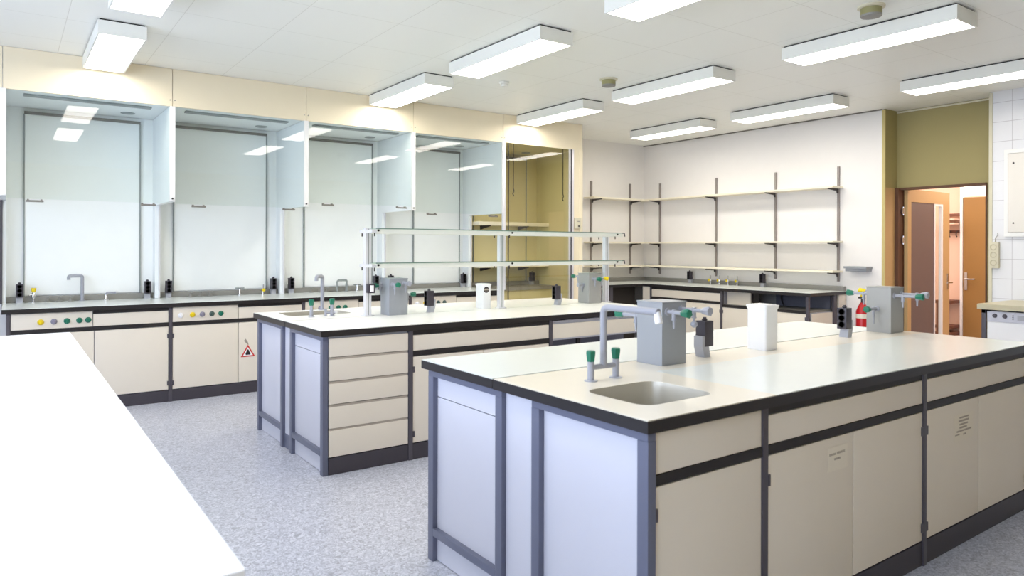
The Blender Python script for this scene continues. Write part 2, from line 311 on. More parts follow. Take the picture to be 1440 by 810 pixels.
# ---------------------------------------------------------------- cabinets
def fr_py(ox, oy): return lambda a, b, z: Vector((ox + a, oy + b, z))          # facing -Y
def fr_ny(ox, oy): return lambda a, b, z: Vector((ox + a, oy - b, z))          # facing +Y
def fr_px(ox, oy): return lambda a, b, z: Vector((ox + b, oy - a, z))          # facing -X, a runs towards -Y
FR = .018
def cab(fr, w, depth, label, kind, group, front='front', split=None, rightpost=False, ctrl=None, pw=.03, kick=.105, dz=(.12, .685), bt=.858):
    c = fr(w / 2, depth / 2, 0); t = thing('base_cabinet', label, 'cabinet', (c.x, c.y, 0), group); m = M[front]
    B = lambda: MB(fr)
    if kind == 'knee':
        B().box(pw, w, .35, .37, .10, .70).build('back_panel', M['niche'], t)
        B().box(pw + .004, w - .004, 0, FR, .715, .826, .002).build('drawer_front', m, t)
        B().box(pw, w, FR, depth - .02, .70, .85).build('drawer_body', M['endp'], t)
        for a in (.25, .55, .85): B().rod((a, .3, .02), (a, .3, .7), .02).build('pipe', M['bracket'], t)
    elif kind == 'niche':
        B().box(pw, w, FR + .004, depth - .02, .1, .665).build('body', M['endp'], t)
        B().box(0, w, .02, depth - .02, .665, .69).build('shelf', M['ledge'], t, 'grey open shelf')
        B().box(pw, .38, .1, .12, .69, .855).build('inner_panel', M['front'], t)
        B().box(.38, .47, .14, .16, .69, .855).build('vent', M['dark'], t)
        B().box(.47, w, .5, .52, .69, .855).build('back_panel', M['niche'], t)
        B().tube([(.56, .48, .855), (.57, .46, .77), (.62, .44, .695)], .008, .03, 8).build('cable', M['rubber'], t)
        B().box(pw, w, -.003, .02, .655, .69).build('grip_rail', M['rail'], t)
    else:
        B().box(pw, w, FR + .004, depth - .01, kick, bt).build('body', M['endp'], t)
    if kind == 'drawers':
        for z0, z1 in ((.731, .845), (.582, .714), (.438, .565), (.289, .420), (.112, .274)):
            d = B().box(pw + .003, w - .003, 0, FR, z0, z1, .002).build('drawer', m, t)
            if z0 < .73: B().box(pw + .003, w - .003, .004, FR + .003, z1, z1 + .014).build('drawer_grip', M['grip'], d)
    if kind in ('std', 'ctrl'):
        B().box(pw, w, -.004, FR + .002, .69, .722).build('grip_rail', M['rail'], t)
        if kind == 'std':
            B().box(pw + .003, w - .003, 0, FR, .724, .826 if w > 1 else .85, .002).build('drawer_front', m, t)
            if w > 1: B().box(pw, w, .002, FR + .002, .829, .8595).build('top_rail_or_gap_shade', M['rail'], t)  # black strip painted in for the shadow gap below the worktop
        else:
            p = B().box(pw + .003, .606, -.002, FR, .724, .856, .002).build('control_panel', m, t)
            for i, (a, col) in enumerate(ctrl):
                k = B(); k.spin((a, -.002, .782), fr(0, -1, 0) - fr(0, 0, 0), [(0, .024), (.004, .024), (.006, .018), (.022, .016), (.026, .012)], 18)
                k.box(a - .004, a + .004, -.034, -.02, .766, .798)
                k.build('control_knob', M[col], p, {'yellow': 'yellow knob', 'green': 'green knob', 'dkgreen': 'dark green knob', 'greyknob': 'grey knob', 'whitep': 'white knob'}[col])
            B().box(.612, w - .003, 0, FR, .724, .829, .002).build('drawer_front', m, t)
            B().box(.612, w, .002, FR + .002, .832, .8595).build('top_rail_or_gap_shade', M['rail'], t)  # same black strip for the shade between drawer and worktop
    if kind in ('std', 'ctrl', 'niche'):
        top = .655 if kind == 'niche' else dz[1]
        sp = [pw] + (split or []) + [w]
        for a, b in zip(sp, sp[1:]):
            d = B().box(a + .003, b - .003, 0, FR, kick + .008, top, .002).build('door', m, t)
            if sp.index(a) == 0 or b == w:
                ha = (a + .008) if sp.index(a) == 0 else (b - .007)
                for z in (.17, .60): B().box(ha - .006, ha + .006, -.006, .004, z - .02, z + .02).build('hinge', M['frame'], d)
    if kind != 'knee':
        B().box(pw if kind != 'ctrl' else 0, w, 0.001, .03, 0.001, kick).build('plinth', M['kick'], t)
    posts = [0] + ([w] if rightpost else [])
    for a in posts:
        if pw or a: B().box(a, a + max(pw, .03), -.006, .03, 0, .86, .002).build('leg', M['frame'], t)
        if kind in ('knee', 'niche'): B().box(a, a + pw, depth - pw, depth, 0, .86, .002).build('leg', M['frame'], t)
    return t
def worktop(name, label, x0, x1, y0, y1, surf, hole=None, edge='black', cat='worktop', z1=.9, th=.04, group=None, xs=None, ys=None):
    t = thing(name, label, cat, ((x0 + x1) / 2, (y0 + y1) / 2, z1 - th), group)
    a = MB()
    if hole: a.slab_hole(x0, x1, y0, y1, z1 - th, z1 - .003, hole)
    else: a.box(x0, x1, y0, y1, z1 - th, z1 - .003, .003)
    a.build('edge_band', M[edge], t, smooth=False)
    s_ = MB()
    if xs:                                            # sink section and service strip of another colour
        s_.slab_hole(x0 + .004, xs, y0 + .004, y1 - .004, z1 - .003, z1, hole).box(xs, x1 - .004, ys, y1 - .004, z1 - .003, z1)
        bx(xs, x1 - .004, y0 + .004, ys, z1 - .003, z1).build('pale_surface', M['topw'], t, 'pale greenish white working surface', smooth=False)
    elif hole: s_.slab_hole(x0 + .004, x1 - .004, y0 + .004, y1 - .004, z1 - .003, z1, hole)
    else: s_.box(x0 + .004, x1 - .004, y0 + .004, y1 - .004, z1 - .003, z1)
    s_.build('top_surface', M[surf], t, smooth=False)
    return t
def sink(label, hole_args, z1=.9, depth=.24):
    x0, x1, y0, y1 = hole_args; t = thing('lab_sink', label, 'sink', ((x0 + x1) / 2, (y0 + y1) / 2, z1 - depth))
    rings = []
    for ins, z, r in ((0, z1 - .001, .06), (.003, z1 - .02, .06), (.008, z1 - depth + .03, .06), (.03, z1 - depth + .005, .06), (.1, z1 - depth, .05)):
        rings.append([(x, y, z) for x, y in rrect(x0 + ins, x1 - ins, y0 + ins, y1 - ins, max(.03, r - ins * .5))])
    m_ = MB(); m_.loft(rings, cap=False)
    m_.bm.faces.new([v for v in list(m_.bm.verts)[-24:]])
    m_.build('basin', M['steel'], t)
    MB().spin(((x0 + x1) / 2, (y0 + y1) / 2, z1 - depth - .001), (0, 0, 1), [(0, .03), (.004, .03), (.006, .022)], 20).build('drain', M['chrome'], t)
    return t

# ---- front island ----
FX0, FX1 = 1.548, 4.565
g = 'cabinets of the front island'
cab(fr_py(1.599, 1.49), .541, .60, 'narrow cream cabinet at the near corner of the front island, below the sink', 'std', g, pw=0, bt=.64)
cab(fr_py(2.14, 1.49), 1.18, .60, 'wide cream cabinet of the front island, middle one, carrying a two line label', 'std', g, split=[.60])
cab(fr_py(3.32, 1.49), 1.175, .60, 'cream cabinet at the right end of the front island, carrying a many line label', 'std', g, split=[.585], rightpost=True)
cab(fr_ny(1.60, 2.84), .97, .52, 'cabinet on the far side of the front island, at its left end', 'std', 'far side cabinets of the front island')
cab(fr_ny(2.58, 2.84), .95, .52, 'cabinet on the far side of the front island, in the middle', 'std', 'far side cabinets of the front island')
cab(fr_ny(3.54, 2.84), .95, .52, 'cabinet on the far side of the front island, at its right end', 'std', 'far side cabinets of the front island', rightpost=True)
def island_end(x, bays, duct, label, y_drawer, name='end_frame'):
    """end of an island: bays = [(y near, y far, has drawer line, rail)], legs of square tube with panels set back"""
    t = thing('end_panel_frame', label, 'cabinet end', (x + .02, (bays[0][0] + bays[-1][1]) / 2, 0))
    for y0, y1, dr, rail, full in bays:
        for y in (y0, y1 - .045): bx(x, x + .035, y, y + .045, 0, .8315, .002).build('leg', M['framegrey'], t)
        bx(x, x + .035, y0 + .001, y1 - .001, .832, .859, .002).build('top_rail_or_gap_shade', M['framegrey'], t)
        if rail: bx(x, x + .03, y0 + .045, y1 - .045, .115, .15, .003).build('foot_rail', M['framegrey'], t)
        ya, yb = y0 + .045, y1 - .045
        if dr:
            bx(x + .024, x + .034, ya, yb, .742, .832).build('upper_panel', M['endp'], t)
            bx(x + .024, x + .034, ya, yb, .004, .738).build('side_panel', M['endp'], t)
        else: bx(x + .024, x + .034, ya, yb, .004, .832).build('side_panel', M['endp'], t)
    bx(x + .02, x + .03, duct[0], duct[1], .10, .858).build('duct_panel', M['endp'], t, 'narrow white panel between the two benches')
    bx(x + .016, x + .028, duct[0], duct[1], .002, .10).build('duct_plinth', M['framegrey'], t)
    return t
island_end(1.562, [(1.478, 2.055, False, True, True), (2.245, 2.83, True, True, True)], (2.058, 2.243), 'bluish white panelled end of the front island between grey square legs', .738)
hole = rrect(1.685, 2.045, 1.605, 1.915, .06)
worktop('worktop', 'cream and pale worktop of the front island with the sink let into it', FX0, FX1, 1.466, 2.287, 'ceramic', hole, xs=2.20, ys=2.04)
worktop('worktop', 'pale far worktop of the front island, behind the service boxes', FX0, FX1, 2.291, 2.872, 'topw')
sink('rectangular steel sink in the worktop of the front island', (1.685, 2.045, 1.605, 1.915))
# ---- middle island ----
g = 'cabinets of the middle island'
cab(fr_py(1.622, 4.2), .548, .60, 'stack of five cream drawers at the left corner of the middle island', 'drawers', g, pw=0)
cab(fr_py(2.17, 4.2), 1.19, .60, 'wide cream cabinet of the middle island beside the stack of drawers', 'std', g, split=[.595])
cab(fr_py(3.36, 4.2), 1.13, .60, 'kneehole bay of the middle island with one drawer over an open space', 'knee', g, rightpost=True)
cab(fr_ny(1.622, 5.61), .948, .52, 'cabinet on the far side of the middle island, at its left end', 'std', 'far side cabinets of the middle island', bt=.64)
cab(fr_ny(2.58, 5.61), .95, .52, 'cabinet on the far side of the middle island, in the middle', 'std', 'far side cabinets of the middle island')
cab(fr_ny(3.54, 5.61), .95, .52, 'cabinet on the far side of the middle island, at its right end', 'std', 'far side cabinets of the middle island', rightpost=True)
island_end(1.585, [(4.205, 4.83, True, True, True), (4.985, 5.60, False, True, True)], (4.832, 4.983), 'bluish white panelled end of the middle island between grey square legs', .738)
hole2 = rrect(1.71, 2.20, 5.19, 5.52, .06)
worktop('worktop', 'white near worktop of the middle island, in front of the glass shelf rack', 1.568, 4.60, 4.186, 4.878, 'top')
worktop('worktop', 'white far worktop of the middle island with a sink at its left end', 1.568, 4.60, 4.882, 5.643, 'top', hole2)
sink('shallow looking sink at the left end of the middle island', (1.71, 2.20, 5.19, 5.52))

# ---------------------------------------------------------------- fume hood wall
HX = [-.025, 1.2205, 2.45, 3.656, 4.866, 6.0]
KN = [[(.345, 'yellow'), (.345 + .088 * 1, 'greyknob')], ]
knobx = [.235, .325, .415, .505, .59]
cols = [['yellow', 'greyknob', 'green', 'green', 'green'], ['whitep', 'yellow', 'greyknob', 'dkgreen', 'green'], ['yellow', 'greyknob', 'green', 'green', 'green'], ['whitep', 'yellow', 'greyknob', 'dkgreen', 'dkgreen']]
kpos = [[.235, .328, .42, .51, .605 - .03], [.10, .20, .285, .37, .45], [.10, .19, .30, .385, .46], [.10, .20, .285, .37, .45]]
lab = ['wide cream cabinet with control knobs below the leftmost fume hood', 'cream cabinet with a red warning triangle below the second fume hood',
       'cream cabinet with control knobs below the third fume hood, behind the middle island sink', 'cream cabinet with control knobs below the fourth fume hood, behind the glass rack']
for i in range(4):
    x0 = HX[i] - .0 if i else -.0
    x0 = HX[i] - .015 if i else .0
    w_ = HX[i + 1] - .015 - x0
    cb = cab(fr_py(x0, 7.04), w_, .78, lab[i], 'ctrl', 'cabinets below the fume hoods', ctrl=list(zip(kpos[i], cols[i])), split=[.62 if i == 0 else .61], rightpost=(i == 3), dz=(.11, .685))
    if i == 1: sign_cab = cb
# warning sign on the narrow door
sd = [c for c in sign_cab.children if c.name.startswith('door')][-1]
def flat(pts, y, name, m, parent, th=.0008):
    a = MB(lambda p, q, z: Vector((p, y - z, q))); a.prism(pts, 0, th); return a.build(name, M[m], parent, smooth=False)
cx, cz = 1.905, .388
def tri(r): return [(cx + r * math.cos(math.radians(a)), cz + r * math.sin(math.radians(a))) for a in (90, 210, 330)]
flat(tri(.078), 7.0398, 'warning_sign', 'signred', sd); flat(tri(.054), 7.0388, 'sign_field', 'whitep', sd)
flat([(cx + a, cz + b) for a, b in ((-.020, -.020), (.020, -.020), (.024, -.006), (.014, .008), (.008, .026), (0, .034), (-.010, .022), (-.016, .006), (-.024, -.004))], 7.0378, 'flame_symbol', 'inkd', sd)
flat([(1.868, .505), (1.883, .525), (1.905, .49), (1.912, .462), (1.900, .468)], 7.0398, 'sticker', 'ink', sd)
worktop('worktop', 'pale worktop with black front edge running under the fume hoods', -.03, 4.855, 7.015, 7.84, 'topw')
# recessed bench of the fifth bay
t = thing('recessed_bench', 'beige recessed bench inside the glazed bay at the right of the fume hoods', 'bench', (5.45, 7.6, 0))
bx(4.895, 6.06, 7.36, 7.84, .86, .90).build('top_surface', M['ledge'], t); bx(4.895, 6.06, 7.38, 7.84, 0.001, .86).build('front_panel', M['oliveint'], t)

hl = ['leftmost fume hood, with the tall grey faucet inside', 'second fume hood from the left, with a yellow gas valve inside', 'third fume hood from the left, with a bent grey pipe inside', 'fourth fume hood from the left, behind the glass shelf rack', 'olive glazed bay at the right end of the fume hoods, holding two shelves']
for i in range(5):
    xa, xb = HX[i], HX[i + 1]; five = i == 4
    t = thing('fume_hood', hl[i], 'fume hood', ((xa + xb) / 2, 7.45, .9), None if five else 'fume hoods with glass sashes')
    lin = M['oliveint'] if five else M['hoodin']
    # side partitions
    if i == 0:
        sp = MB(); sp.box(xa - .025, xa, 7.72, 7.87, .9, 2.68); sp.box(xa - .025, xa, 6.99, 7.72, 1.82, 2.68); sp.build('side_partition', M['hoodside'], t, smooth=False)
        bx(xa - .023, xa + .023, 6.965, 6.99, 1.82, 2.68, .003).build('post', M['aluw'], t)
        bx(xa - .02, xa + .0, 7.70, 7.72, .9, 1.82).build('sash_guide', M['frame'], t)
    sp = MB(); sp.box(xa, xa + .0235, 7.72, 7.87, .901, 2.68); sp.box(xa, xa + .0235, 6.99, 7.72, 1.82, 2.68); sp.build('side_partition', M['hoodside'], t, smooth=False)
    if not five:
        sp = MB(); sp.box(xb - .0235, xb, 7.72, 7.87, .901, 2.68); sp.box(xb - .0235, xb, 6.99, 7.72, 1.82, 2.68); sp.build('side_partition', M['hoodside'], t, smooth=False)
        bx(xb - .023, xb + .023, 6.965, 6.99, 1.82, 2.68, .003).build('post', M['aluw'], t)
        MB().rod((xb, 6.965, 1.845), (xb, 6.958, 1.845), .008).build('screw', M['bracket'], t)
        bx(xb + .005, xb + .02, 7.705, 7.72, .9, 1.82).build('sash_guide', M['alu'], t)
    else:
        bx(6.06, 6.075, 7.0, 7.87, 0.001, 2.68).build('side_partition', M['oliveint'], t, smooth=False)
        bx(6.075, 6.13, 6.97, 7.87, 0.001, 2.68).build('outer_side_panel', M['wall_cream'], t, smooth=False)
        bx(5.90, 5.972, 6.96, 6.99, 0.001, 2.68, .003).build('post', M['alu'], t); bx(5.915, 5.935, 6.955, 6.965, 0.001, 2.68).build('post_groove', M['frame'], t)
        bx(4.852, 4.89, 6.955, 6.985, .901, 2.68, .003).build('post', M['alu'], t)
        bx(5.972, 6.075, 6.975, 6.99, 0.001, 2.68).build('front_strip', M['wall_cream'], t)
    # back lining, baffle and edges
    xi0, xi1 = xa + .0235, (6.06 if five else xb - .0235)
    bx(xi0, xi1, 7.862, 7.878, .9, 2.68).build('back_lining', lin, t, smooth=False)
    if five: bf0, bf1 = 5.0, 5.86
    else: bf0, bf1 = ((.133, 1.08), (1.385, 2.315), (2.735, 3.56), (4.115, 4.78))[i]
    bx(bf0, bf1, 7.848, 7.86, .96, 2.622).build('baffle', lin, t, smooth=False)
    for x in (bf0, bf1): bx(x - .006, x + .006, 7.838, 7.861, .9, 2.622).build('baffle_rail', M['slot'], t, smooth=False)
    bx(bf0, bf1, 7.82, 7.861, 2.622, 2.646).build('exhaust_slot', M['seam'], t, smooth=False)
    bx(xi0, xi1, 6.99, 7.862, 2.682, 2.70).build('hood_ceiling', lin, t, smooth=False)
    if not five:
        bx(xa + .14, xa + 1.10, 7.12, 7.20, 2.668, 2.683, .003).build('hood_lamp', M['slot'], t, 'grey unlit strip lamp')
    cxx = xa + (.965 if not five else .8)
    MB().spin((cxx, 7.59, 2.683), (0, 0, -1), [(0, .062), (.006, .062), (.009, .05)], 24).build('duct_cover', M['slot'], t, 'round grey duct cover')
    bx(xi0, xi1, 7.80, 7.838, .901, .952, .003).build('service_ledge', M['ledge'], t, 'grey service ledge')
    # fascia
    bx(xa + .002, (6.13 if five else xb - .002), 6.976, 7.0, 2.68, 3.018, .001).build('fascia', M['wall_cream'], t, 'cream fascia panel', smooth=False)
    if i == 0: bx(-2.55, xa - .002, 6.976, 7.0, 2.68, 3.018).build('fascia', M['wall_cream'], t, smooth=False)
    if not five:
        for s_ in (-.02, .02):
            MB().rod((xb + s_, 6.977, 2.735), (xb + s_, 6.972, 2.735), .005).build('screw', M['seam'], t)
    # sash
    if not five:
        zb = 1.80 if i != 2 else 1.86
        s_ = bx(xa + .024, xb - .024, 6.972, 6.978, zb, 2.676).build('sash_glass', M['gsash'], t, 'greenish glass sash', smooth=False)
        for a in (.155, .985):
            x = xa + a; hd = MB(); hd.box(x, x + .12, 6.93, 6.942, zb - .028, zb - .012, .003); hd.box(x + .1, x + .112, 6.94, 6.972, zb - .024, zb - .004).box(x + .008, x + .02, 6.94, 6.972, zb - .024, zb - .004); hd.build('sash_handle', M['seam'], s_)
    else:
        s_ = bx(4.89, 5.90, 6.972, 6.978, 1.045, 2.676).build('sash_glass', M['gyel'], t, 'olive tinted glass sash', smooth=False)
        bx(4.89, 5.90, 6.962, 6.968, .10, 1.06).build('lower_glass', M['gyel'], t, smooth=False)
        bx(4.945, 4.957, 6.98, 6.99, .1, 2.68).build('glass_edge_strip', M['bracket'], t)
        for x, z in ((5.035, 2.06), (5.82, 2.03)):
            MB().rod((x, 7.0, 2.68), (x, 7.0, z + .06), .005, seg=8).tube([(x, 7.0, z + .07), (x + .012, 7.0, z + .04), (x - .01, 7.0, z + .01), (x + .008, 7.0, z - .02)], .006, .01, 8).build('sash_cable', M['rubber'], t, 'black cable with hook')
# shelves in the glazed bay
for z0, z1, lb in ((1.70, 1.745, 'thick cream shelf high in the olive glazed bay'), (1.15, 1.165, 'thin shelf low in the olive glazed bay, above the socket')):
    t = thing('bay_shelf', lb, 'shelf', (5.5, 7.72, z0))
    bx(4.92, 6.055, 7.58, 7.845, z0, z1, .002).build('board', M['shelf'], t)
    for x in (5.10, 5.72):
        MB(lambda a, b, z, x=x: Vector((x + z, a, b))).prism([(7.845, z0), (7.60, z0), (7.60, z0 - .012), (7.82, z0 - .05), (7.845, z0 - .05)], 0, .008).build('bracket', M['bracket'], t)
t = thing('switch_box', 'small beige switch box on the cream panel right of the fume hoods', 'switch', (6.03, 6.97, 1.68))
bx(5.985, 6.075, 6.93, 6.969, 1.66, 1.80, .004).build('housing', M['beige'], t); bx(6.01, 6.05, 6.926, 6.931, 1.745, 1.757).build('rocker', M['ledge'], t)
MB().rod((6.03, 6.93, 1.69), (6.03, 6.922, 1.69), .012).build('key_switch', M['bracket'], t)

# ---------------------------------------------------------------- fittings
def socket(x, y, facing, label, z=.9, gr=None, s=1.0, stand='sstand'):
    """pedestal with three outlets; facing is the unit vector of the outlet face"""
    t = thing('socket_pedestal', label, 'power socket', (x, y, z), gr)
    fx, fy = facing; fr = lambda a, b, zz: Vector((x - fy * a * s - fx * b * s, y + fx * a * s - fy * b * s, z + zz))   # a sideways, b depth (0 = outlet face)
    # stand leaning wedge
    MB(fr).loft([[(-.026, -.01, 0), (.026, -.01, 0), (.026, .03, 0), (-.026, .03, 0)], [(-.026, .0, .05), (.026, .0, .05), (.026, .045, .05), (-.026, .045, .05)], [(-.026, .032, .10), (.026, .032, .10), (.026, .045, .10), (-.026, .045, .10)]]).build('stand', M[stand], t, smooth=False)
    MB(fr).box(-.028, .028, -.03, .03, .05, .17, .003).build('housing', M['sock'], t)
    for k, zz in enumerate((.075, .112, .148)):
        MB(fr).spin((0, -.0295, zz), fr(0, -1, 0) - fr(0, 0, 0), [(0, .0185), (.003, .0185), (.0032, .0165), (.0005, .015)], 16).build('outlet', M['hole'], t)
    MB(fr).spin((0, 0, .168), (0, 0, 1), [(0, .012), (.008, .013), (.014, .008), (.018, .009)], 12).build('cap', M['sock'], t)
    return t
def knob(mb, p, ax, r=.019, L=.045, lobes=6):
    """ribbed tap handle, narrow at its foot"""
    p = Vector(p); d = Vector(ax).normalized(); u = d.orthogonal().normalized(); v = d.cross(u); rings = []
    for h, k in ((0, .55), (.25, .8), (.8, 1.0), (.95, .95), (1, .7)):
        rings.append([tuple(p + d * h * L + (u * math.cos(a) + v * math.sin(a)) * r * k * (1 + .09 * math.cos(lobes * a))) for a in [2 * math.pi * i / 24 for i in range(24)]])
    mb.loft(rings); return mb
def tap(parent, p, d, col='green', L=.075, nozzle=.07, nx=.5, bulb=False, name='water_tap'):
    """wall tap: flange, body along d, nozzle hanging down, handle at the end"""
    p = Vector(p); d = Vector(d).normalized()
    m_ = MB(); m_.spin(p, d, [(0, .017), (.006, .017), (.008, .012)], 16); m_.rod(p, p + d * L, .009, seg=12)
    q = p + d * L * nx; m_.rod(q + Vector((0, 0, .012)), q - Vector((0, 0, .03)), .0095); m_.rod(q - Vector((0, 0, .03)), q - Vector((0, 0, .034)), .012)
    m_.rod(q - Vector((0, 0, .034)), q - Vector((0, 0, nozzle)), .0065, .0045)
    if bulb: m_.spin(q - Vector((0, 0, nozzle)), (0, 0, -1), [(-.012, .006), (-.006, .014), (.004, .016), (.012, .01), (.016, .004)], 14)
    b = m_.build(name, M['pipe'], parent)
    knob(MB(), p + d * (L - .004), d).build('tap_handle', M[col], b, {'green': 'green tap handle', 'yellow': 'yellow gas tap handle', 'pipe': 'grey tap handle'}[col])
def service_box(x0, y0, label, m_, taps, w=.155, d=.15, h=.278):
    t = thing('service_box', label, 'service box', (x0 + w / 2, y0 + d / 2, .9), 'grey service boxes on the islands')
    bx(x0, x0 + w, y0, y0 + d, .9, .9 + h - .006, .003).build('body', M[m_], t)
    bx(x0 - .002, x0 + w + .002, y0 - .002, y0 + d + .002, .9 + h - .006, .9 + h, .002).build('lid', M[m_], t)
    for a in taps: tap(t, *a[0], **a[1])
    return t
# front island service boxes
X, Y = 2.315, 2.11
service_box(X, Y, 'grey service box with taps beside the sink of the front island', 'boxg', [
    (((X + .032, Y, 1.135), (0, -1, 0)), dict(L=.085, nx=.45)), (((X + .123, Y, 1.143), (0, -1, 0)), dict(col='pipe', L=.12, nx=.6, nozzle=.06, bulb=True)),
    (((X + .03, Y + .15, 1.105), (0, 1, 0)), dict(L=.12, nx=.3)), (((X + .12, Y + .15, 1.13), (0, 1, 0)), dict(col='pipe', L=.06))])
X, Y = 4.342, 2.13
service_box(X, Y, 'grey service box with taps at the right end of the front island', 'boxl', [
    (((X + .036, Y, 1.128), (0, -1, 0)), dict(L=.13, nx=.4)), (((X + .12, Y, 1.135), (0, -1, 0)), dict(col='pipe', L=.12, nx=.8)),
    (((X, Y + .085, 1.045), (-1, 0, 0)), dict(L=.09, nx=.45, nozzle=.09)), (((X + .05, Y + .15, 1.13), (0, 1, 0)), dict(L=.11, nx=.4)), (((X + .12, Y + .15, 1.14), (0, 1, 0)), dict(col='yellow', L=.07))])
X, Y = 2.332, 4.83
service_box(X, Y, 'grey service box with taps behind the left end of the glass rack', 'boxg', [
    (((X + .03, Y, 1.133), (0, -1, 0)), dict(L=.06, nx=.6, nozzle=.075)), (((X + .122, Y, 1.141), (0, -1, 0)), dict(col='pipe', L=.06)),
    (((X + .155, Y + .05, 1.05), (1, 0, 0)), dict(L=.05)), (((X + .06, Y + .15, 1.10), (0, 1, 0)), dict(L=.06, col='pipe')), (((X, Y + .12, 1.12), (-1, 0, 0)), dict(L=.035))], w=.155, d=.15)
X, Y = 4.352, 4.858
service_box(X, Y, 'grey service box with a yellow gas tap at the right end of the glass rack', 'boxl', [
    (((X + .05, Y, 1.125), (0, -1, 0)), dict(L=.06, nx=.5)), (((X + .125, Y, 1.13), (0, -1, 0)), dict(col='yellow', L=.075)),
    (((X, Y + .075, 1.07), (-1, 0, 0)), dict(L=.03, col='pipe')), (((X + .05, Y + .15, 1.14), (0, 1, 0)), dict(L=.1, nx=.6))])
# sockets on the islands
gs = 'black socket pedestals'
socket(2.695, 2.19, (1, 0), 'black socket pedestal beside the near service box of the front island', gr=gs)
socket(3.945, 2.20, (-1, 0), 'black socket pedestal left of the right service box on the front island', gr=gs)
socket(2.72, 4.92, (-1, 0), 'black socket pedestal on the middle island between service box and white canister', gr=gs)
socket(4.01, 4.91, (-1, 0), 'black socket pedestal on the middle island near the right service box', gr=gs)
# mixer faucet of front island
t = thing('sink_faucet', 'grey swan neck faucet with two green handles behind the front island sink', 'faucet', (1.9, 2.035, .9))
m_ = MB()
for x in (1.834, 1.966): m_.rod((x, 2.035, .9), (x, 2.035, .975), .0135).spin((x, 2.035, .9), (0, 0, 1), [(0, .026), (.003, .026), (.005, .018)], 18)
m_.rod((1.834, 2.035, .952), (1.966, 2.035, .952), .0105); m_.build('mixer_body', M['pipe'], t)
MB().tube([(1.90, 2.035, .952), (1.90, 2.035, 1.183), (1.90, 1.75, 1.183)], .0135, .028, 16).build('spout', M['pipe'], t)
MB().spin((1.90, 1.757, 1.183), (0, -.25, -1), [(0, .012), (.012, .0125), (.02, .0145), (.04, .0145), (.043, .010)], 18).build('aerator', M['whitep'], t, 'white outlet tip')
for x in (1.834, 1.966): knob(MB(), (x, 2.035, .968), (0, 0, 1), .0185, .05).build('tap_handle', M['green'], t, 'green tap handle')
# taps of the middle island
t = thing('sink_faucet', 'tall grey column faucet at the far edge of the middle island sink', 'faucet', (2.096, 5.575, .9))
MB().spin((2.096, 5.575, .9), (0, 0, 1), [(0, .03), (.004, .03), (.01, .018)], 18).tube([(2.096, 5.575, .9), (2.096, 5.575, 1.175), (2.03, 5.53, 1.175), (2.03, 5.53, 1.14)], .015, .02, 14).build('spout', M['pipe'], t)
for x, lb in ((1.817, 'left'), (1.973, 'right')):
    t = thing('pillar_tap', 'grey pillar tap with green handle at the middle island sink, the %s one' % lb, 'tap', (x, 5.05, .9), 'pillar taps of the middle island')
    m_ = MB().rod((x, 5.05, .9), (x, 5.05, .985), .013).spin((x, 5.05, .9), (0, 0, 1), [(0, .024), (.003, .024), (.006, .016)], 16)
    if lb == 'right': m_.rod((x - .05, 5.06, .925), (x + .02, 5.04, .925), .008).rod((x - .045, 5.06, .90), (x - .045, 5.06, .955), .009)
    m_.build('body', M['pipe'], t); knob(MB(), (x, 5.05, .978), (0, 0, 1), .019, .052).build('tap_handle', M['green'], t, 'green tap handle')
# canisters
def canister(x0, y0, w, d, h, label, logo=False):
    t = thing('canister', label, 'canister', (x0 + w / 2, y0 + d / 2, .9), 'white plastic canisters')
    cx_, cy_ = x0 + w / 2, y0 + d / 2; rings = []
    for k, z in ((.96, 0), (.99, .004), (.98, h * .86), (.98, h * .9), (1.04, h * .93), (1.10, h * .985), (1.10, h), (1.02, h)):
        rings.append([(cx_ + (px) * k, cy_ + (py) * k, .9 + z) for px, py in [(a, b) for a, b in rrect(-w / 2, w / 2, -d / 2, d / 2, .012, 3)]])
    MB().loft(rings).build('body', M['whitep'], t)
    MB().prism(rrect(x0 + .006, x0 + w - .006, y0 + .006, y0 + d - .006, .01, 3), .9 + h - .001, .9 + h + .004).build('lid', M['whitep'], t)
    MB(lambda a, b, z: Vector((a, b, z))).loft([[(x0 + w - .002, cy_ - .03, .9 + h * .80), (x0 + w - .002, cy_ + .03, .9 + h * .80), (x0 + w - .006, cy_ + .03, .9 + h * .80), (x0 + w - .006, cy_ - .03, .9 + h * .80)],
        [(x0 + w + .016, cy_ - .02, .9 + h * .985), (x0 + w + .016, cy_ + .02, .9 + h * .985), (x0 + w, cy_ + .03, .9 + h * .985), (x0 + w, cy_ - .03, .9 + h * .985)]]).build('spout', M['whitep'], t)
    if logo:
        lx, lz, yy = x0 + w * .42, 1.058, y0 + .0005
        fr = lambda p, q, z: Vector((lx + p, yy - z, lz + q))
        P = [(.026 * math.cos(2 * math.pi * i / 32), .026 * math.sin(2 * math.pi * i / 32)) for i in range(32)]
        lg = MB(fr).prism(P, 0, .0008).build('round_logo', M['inkd'], t, 'round black logo with a light band', smooth=False)
        b_ = MB(fr); b_.box(-.022, .022, -.0045, .0045, .0008, .0014)
        for a in (-.012, -.005, .003, .010): b_.box(a, a + .004, .010, .0125, .0008, .0014); b_.box(a, a + .003, -.013, -.0105, .0008, .0014)
        b_.build('logo_band', M['grip'], lg, smooth=False)
canister(3.085, 2.125, .105, .115, .225, 'plain white square canister standing on the front island')
canister(3.235, 4.93, .085, .115, .205, 'white square canister with a round black logo on the middle island', True)

